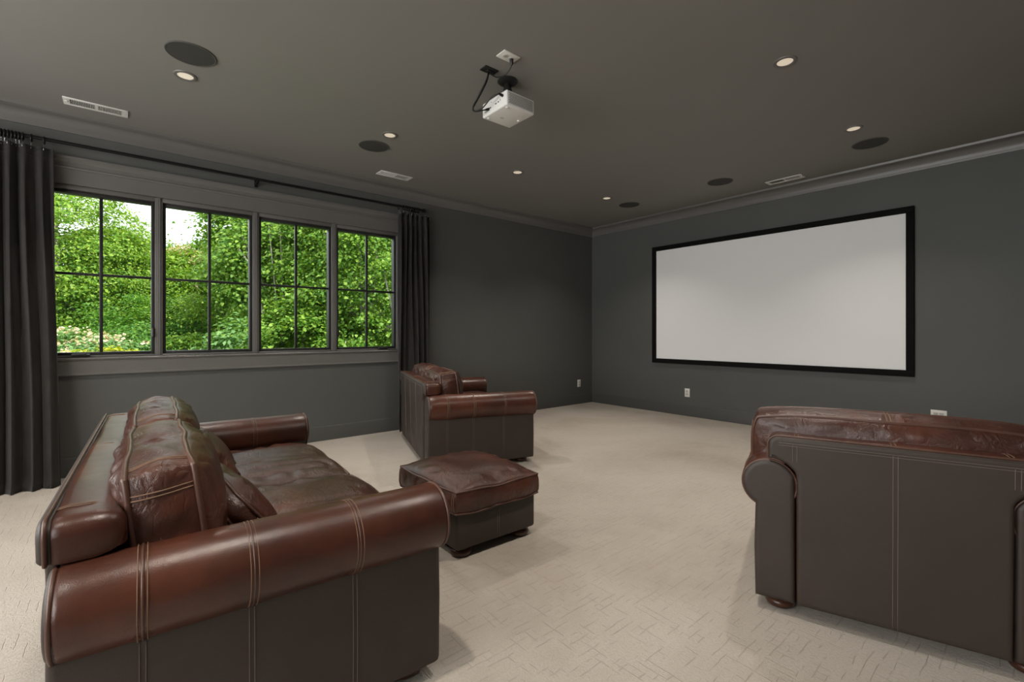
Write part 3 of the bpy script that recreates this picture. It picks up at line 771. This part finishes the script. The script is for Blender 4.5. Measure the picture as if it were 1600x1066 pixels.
def plate(name, mat, x, y, hx, hy, label, cat):
    r = empty(name, (x, y, ZC), label=label, cat=cat); box('cover_plate', (-hx, hx, -hy, hy, -.007, 0), mat, r, .003); return r
cp = plate('ceiling_outlet', M['outlet'], 1.789, 2.181, .062, .042, 'white ceiling power outlet plate with a black plug in it', 'outlet')
for s in (-1, 1):
    MB().lathe([(.0165, -.006), (.0165, -.009), (.002, -.0095)], 20, (s * .022, 0, 0)).obj('socket', M['outlet_face'], cp)
    for q in (-.005, .005): box('slot', (s * .022 - .004, s * .022 + .004, q - .001, q + .001, -.0102, -.0094), M['slot'], cp)
cb = plate('cable_plate', M['black'], 1.789, 2.372, .052, .033, 'black ceiling plate that video cables come out of', 'wall plate')
box('cable_opening', (-.022, .022, -.014, .014, -.016, -.006), M['black'], cb, .005)
def smooth_path(P, n=40):
    P = np.asarray(P, float); m = len(P); t = np.linspace(0, m - 1, n); out = []
    Q = np.vstack([2 * P[0] - P[1], P, 2 * P[-1] - P[-2]])
    for q in t:
        i = min(int(q), m - 2); f = q - i; a, b, c, d = Q[i], Q[i + 1], Q[i + 2], Q[i + 3]
        out.append(.5 * ((2 * b) + (-a + c) * f + (2 * a - 5 * b + 4 * c - d) * f ** 2 + (-a + 3 * b - 3 * c + d) * f ** 3))
    return np.array(out)
def cable(name, pts, r, label, plug0=None, plug1=None):
    P = smooth_path(pts); root = empty(name, P[0], label=label, cat='cable')
    MB().tube(P - P[0], r, False, 8).obj('cord', M['black'], root, smooth=True)
    for pl, i, j in ((plug0, 0, 2), (plug1, -1, -3)):
        if pl:
            d = P[i] - P[j]; d /= np.linalg.norm(d)
            MB().tube([P[i] - P[0] - d * pl[1], P[i] - P[0] - d * pl[1] * .55, P[i] - P[0] - d * .002, P[i] - P[0]], np.array([.5, .95, 1, 1]) * pl[0], False, 12).obj('plug', M['black'], root)
    return root
cable('power_cord', [(1.812, 2.180, ZC - .012), (1.814, 2.184, ZC - .05), (1.806, 2.230, ZC - .085), (1.796, 2.300, ZC - .075), (1.800, 2.350, ZC - .040), (1.800, 2.372, ZC - .016)], .0038, 'black power cord running from the white outlet plate to the black cable plate', (.012, .034))
cable('video_cable', [(1.780, 2.370, ZC - .016), (1.772, 2.384, ZC - .070), (1.752, 2.440, ZC - .150), (1.752, 2.500, ZC - .200), (1.772, 2.500, ZC - .222), (1.800, 2.455, ZC - .205), (1.812, 2.380, ZC - .165), (1.830, 2.330, ZC - .158), (1.8605, 2.325, ZC - .160)], .0045, 'black cable looping down and back up to the projector side corner', None, (.009, .034))
cable('video_cable', [(1.788, 2.376, ZC - .016), (1.780, 2.392, ZC - .075), (1.764, 2.452, ZC - .155), (1.762, 2.516, ZC - .205), (1.790, 2.520, ZC - .212), (1.822, 2.490, ZC - .205), (1.8605, 2.470, ZC - .192)], .0040, 'black cable hanging down to the lower port of the projector', None, (.0085, .030))

# wall outlets
def outlet(loc, rz, label, horiz=False):
    r = empty('wall_outlet', loc, rz, label=label, cat='outlet', group='white wall outlets')
    hx, hz = (.057, .036) if horiz else (.036, .057)
    box('cover_plate', (-hx, hx, -.007, 0, -hz, hz), M['outlet'], r, .003)
    for s in (-1, 1):
        c = (s * .020, 0) if horiz else (0, s * .020)
        box('socket', (c[0] - .0165, c[0] + .0165, -.009, -.006, c[1] - .0145, c[1] + .0145), M['outlet_face'], r, .004)
        for q in (-.006, .006): box('slot', (c[0] + q - .001, c[0] + q + .001, -.0098, -.0088, c[1] - .004, c[1] + .004), M['slot'], r)
    MB().lathe([(.003, .006), (.003, .0078), (.001, .008)], 10, (0, 0, 0), 'y').obj('screw', M['hook'], r).rotation_euler = (0, 0, PI)
outlet((5.528, YW, .323), 0, 'white outlet low on the window wall near the corner')
outlet((XS, 3.311, .312), -PI / 2, 'upright white outlet under the left end of the screen')
outlet((XS, .787, .362), -PI / 2, 'white outlet on the screen wall showing just above the armchair back', True)

# ------------------------------------------------------------------ outside: ground, trees and shrubs
GZ = -3.4
box('ground', (-40, 30, YW + .2, 60, GZ - .3, GZ), M['grass'], kind='structure')
rng = np.random.default_rng(5)
LEAF = np.array([[0, 0, 0], [.45, .26, .06], [1, 0, -.08], [.45, -.26, .06]])
LEAF_F = [(0, 1, 2, 3)]
MAPLE = np.array([[0, 0, 0], [.05, .45, -.04], [.50, .40, .02], [1, 0, -.08], [.50, -.40, .02], [.05, -.45, -.04]])
MAPLE_F = [(0, 1, 2, 3), (0, 3, 4, 5)]
TUFT = np.array([[-.5, -.35, 0], [.5, -.35, .06], [.5, .35, 0], [-.5, .35, .06], [-.4, 0, -.3], [.4, 0, -.28], [.4, .02, .34], [-.4, .02, .36]])
TUFT_F = [(0, 1, 2, 3), (4, 5, 6, 7)]

def leaves_mesh(name, pos, nrm, size, shape, faces, mat, parent):
    n = len(pos)
    nrm = nrm / (np.linalg.norm(nrm, axis=1)[:, None] + 1e-9)
    t = rng.normal(size=(n, 3)); t[:, 2] -= .5; t -= nrm * (t * nrm).sum(1)[:, None]; t /= np.linalg.norm(t, axis=1)[:, None] + 1e-9
    b = np.cross(nrm, t); s = size[:, None, None]
    V = pos[:, None] + s * (shape[None, :, 0:1] * t[:, None] + shape[None, :, 1:2] * b[:, None] + shape[None, :, 2:3] * nrm[:, None])
    k = len(shape); fc = np.array(faces); nf = len(fc)
    idx = (np.arange(n)[:, None, None] * k + fc[None]).reshape(-1)
    me = bpy.data.meshes.new(name)
    me.vertices.add(n * k); me.vertices.foreach_set('co', V.reshape(-1).astype(np.float32))
    me.loops.add(len(idx)); me.loops.foreach_set('vertex_index', idx.astype(np.int32))
    me.polygons.add(n * nf); me.polygons.foreach_set('loop_start', np.arange(n * nf, dtype=np.int32) * 4)
    me.update(calc_edges=True); me.materials.append(mat)
    return tag(link(bpy.data.objects.new(name, me), parent), kind='stuff')

def tree(name, label, cat, u, v, depth, rad, nclump, nleaf, lsize, mat, shape='leaf', bark='bark', group=None, limbs=10, blossom=0, fill=.55, flat=.45, csize=.34, trunk=True, cut=None):
    c = world_at(u, v, depth); base = np.array([c[0], c[1], GZ])
    root = empty(name, tuple(base), label=label, cat=cat, group=group)
    cc = c - base; rad = np.asarray(rad, float)
    d = rng.normal(size=(nclump, 3)); d /= np.linalg.norm(d, axis=1)[:, None]
    rr = fill + (1 - fill) * rng.random(nclump) ** .5
    rr *= 1 + .18 * noise(d * 1.7 + u, 3)
    cen = cc + d * rr[:, None] * rad
    if cut is not None: cen = cen[cen[:, 2] + GZ < cut]
    cen = cen[cen[:, 2] > .15]; nclump = len(cen)
    cs = csize * (0.6 + .8 * rng.random(nclump)) * rad.mean() / 2
    k = rng.integers(0, nclump, nleaf)
    off = rng.normal(size=(nleaf, 3)) * np.array([1, 1, flat]); L = np.linalg.norm(off[:, :2], axis=1)
    pos = cen[k] + off * cs[k][:, None]; pos[:, 2] -= (L * .22) * cs[k]
    out = pos - cc; out /= np.linalg.norm(out, axis=1)[:, None] + 1e-9
    nr = out * .55 + np.array([0, 0, .75]) + rng.normal(size=(nleaf, 3)) * .45
    keep = pos[:, 2] > .1
    sh = (MAPLE, MAPLE_F) if shape == 'maple' else (LEAF, LEAF_F)
    sz = lsize * (.65 + .7 * rng.random(nleaf))
    leaves_mesh('foliage', pos[keep], nr[keep], sz[keep], *sh, M[mat], root)
    if blossom:
        top = np.argsort(-(cen[:, 2] + .25 * rng.random(nclump)))[: max(4, int(nclump * .75))]
        kb = top[rng.integers(0, len(top), blossom)]
        ob = rng.normal(size=(blossom, 3)) * np.array([1, 1, .25]); pb = cen[kb] + ob * cs[kb][:, None] * .95; pb[:, 2] += cs[kb] * flat * .9
        leaves_mesh('blossoms', pb, rng.normal(size=(blossom, 3)) * .5 + np.array([0, 0, 1.]), lsize * 0.9 * (.6 + .6 * rng.random(blossom)), TUFT, TUFT_F, M['blossom'], root)
    if trunk:
        h = cc[2] + rad[2] * .45
        w = np.array([[.10 * math.sin(q * 3.1 + u), .10 * math.cos(q * 2.3 + u), q * h] for q in np.linspace(0, 1, 9)])
        tr = MB().tube(w, np.linspace(.17, .05, 9) * min(1.2, rad.mean() / 2.2), False, 9).obj('trunk', M[bark], root, smooth=True)
        for i in range(limbs):
            e = cen[rng.integers(0, nclump)]; q = .35 + .5 * rng.random(); s0 = w[int(q * 8)]
            mid = (s0 + e) / 2 + rng.normal(size=3) * .18
            if shape == 'maple' and i % 2:             # limbs sweeping out along the house side of the crown
                e = cen[rng.permutation(nclump)[:14]]; e = e[np.argmin(e[:, 1])] + np.array([0, -.12, .1])
                mid = s0 * .45 + e * .55 + np.array([0, -.30 * rad[1], -.25]) + rng.normal(size=3) * .12
            P = smooth_path([s0, mid, e], 9)
            MB().tube(P, np.linspace(.055, .012, 9) * min(1.2, rad.mean() / 2.2), False, 7).obj('branch', M[bark], root, smooth=True)
    return root

G = 'trees outside the windows'
LB = 'leaf_bright'; LM = 'leaf_maple'; LDK = 'leaf_deep'
tree('broadleaf_tree', 'tall airy tree outside the window nearest the wide curtain, sky showing through its crown', 'tree', 96, 400, 11.5, (1.75, 1.8, 2.2), 280, 52000, .082, LB, group=G, flat=.4, csize=.26)
tree('broadleaf_tree', 'yellow-green rounded tree outside the window nearest the wide curtain', 'tree', 190, 455, 13.0, (1.55, 1.5, 1.75), 200, 38000, .080, LB, group=G, csize=.26)
tree('broadleaf_tree', 'distant deep green tree under the patch of open sky', 'tree', 285, 450, 21.0, (3.0, 2.4, 2.3), 160, 24000, .15, LDK, group=G, csize=.24)
tree('flowering_tree', 'flowering tree with flat sprays of blush blossom below the open sky', 'flowering tree', 294, 432, 15.0, (1.15, 1.1, .95), 110, 20000, .080, LB, group=G, blossom=3600, flat=.22, csize=.30)
tree('maple_tree', 'large maple filling the view beside the open sky, pale limbs showing', 'tree', 428, 400, 10.5, (1.25, 1.5, 2.1), 320, 72000, .056, LM, 'maple', group=G, limbs=22, csize=.24)
tree('maple_tree', 'large bright maple outside the window beside the narrow curtain', 'tree', 575, 410, 9.8, (1.45, 1.6, 2.4), 320, 76000, .053, LM, 'maple', group=G, limbs=22, csize=.24)
tree('maple_tree', 'shaded maple standing behind the two nearer maples', 'tree', 505, 400, 15.0, (2.4, 2.0, 3.6), 260, 40000, .09, LM, 'maple', group=G, limbs=12, csize=.24)
tree('broadleaf_tree', 'dark tree behind the pale-leaved shrub and the blossom', 'tree', 362, 470, 16.0, (1.7, 1.8, 2.4), 160, 24000, .11, LDK, group=G, csize=.24)
tree('broadleaf_tree', 'dark tree low behind the airy tree', 'tree', 120, 500, 15.5, (2.8, 2.0, 2.4), 170, 26000, .12, LDK, group=G, csize=.24)
G2 = 'shrubs outside the windows'
tree('shrub', 'dense green shrub below the rounded yellow-green tree', 'shrub', 225, 560, 10.0, (1.3, 1.2, 1.4), 140, 30000, .064, LDK, group=G2, limbs=5, bark='darkbark', csize=.26)
tree('shrub', 'bright green shrub below the flowering tree', 'shrub', 300, 545, 10.5, (1.05, 1.1, 1.3), 140, 30000, .062, LB, group=G2, limbs=6, csize=.26)
tree('flowering_shrub', 'low shrub dotted with blush blossom just above the sill', 'shrub', 135, 562, 8.6, (.95, .9, .65), 90, 14000, .068, 'leaf_pale', group=G2, blossom=1000, flat=.22, limbs=4, csize=.3)
tree('shrub', 'yellow leaved shrub tip peeping over the sill', 'shrub', 168, 572, 7.8, (.62, .5, .30), 50, 5000, .065, 'leaf_yellow', group=G2, limbs=3, csize=.3)
tree('shrub', 'pale large-leaved shrub below the big maple', 'shrub', 372, 565, 8.6, (.55, .6, .72), 60, 3800, .105, 'leaf_pale', group=G2, limbs=4)
tree('shrub', 'leafy green shrub below the maples', 'shrub', 480, 575, 9.0, (1.3, 1.2, 1.3), 170, 44000, .052, LM, 'maple', group=G2, limbs=5, csize=.26)
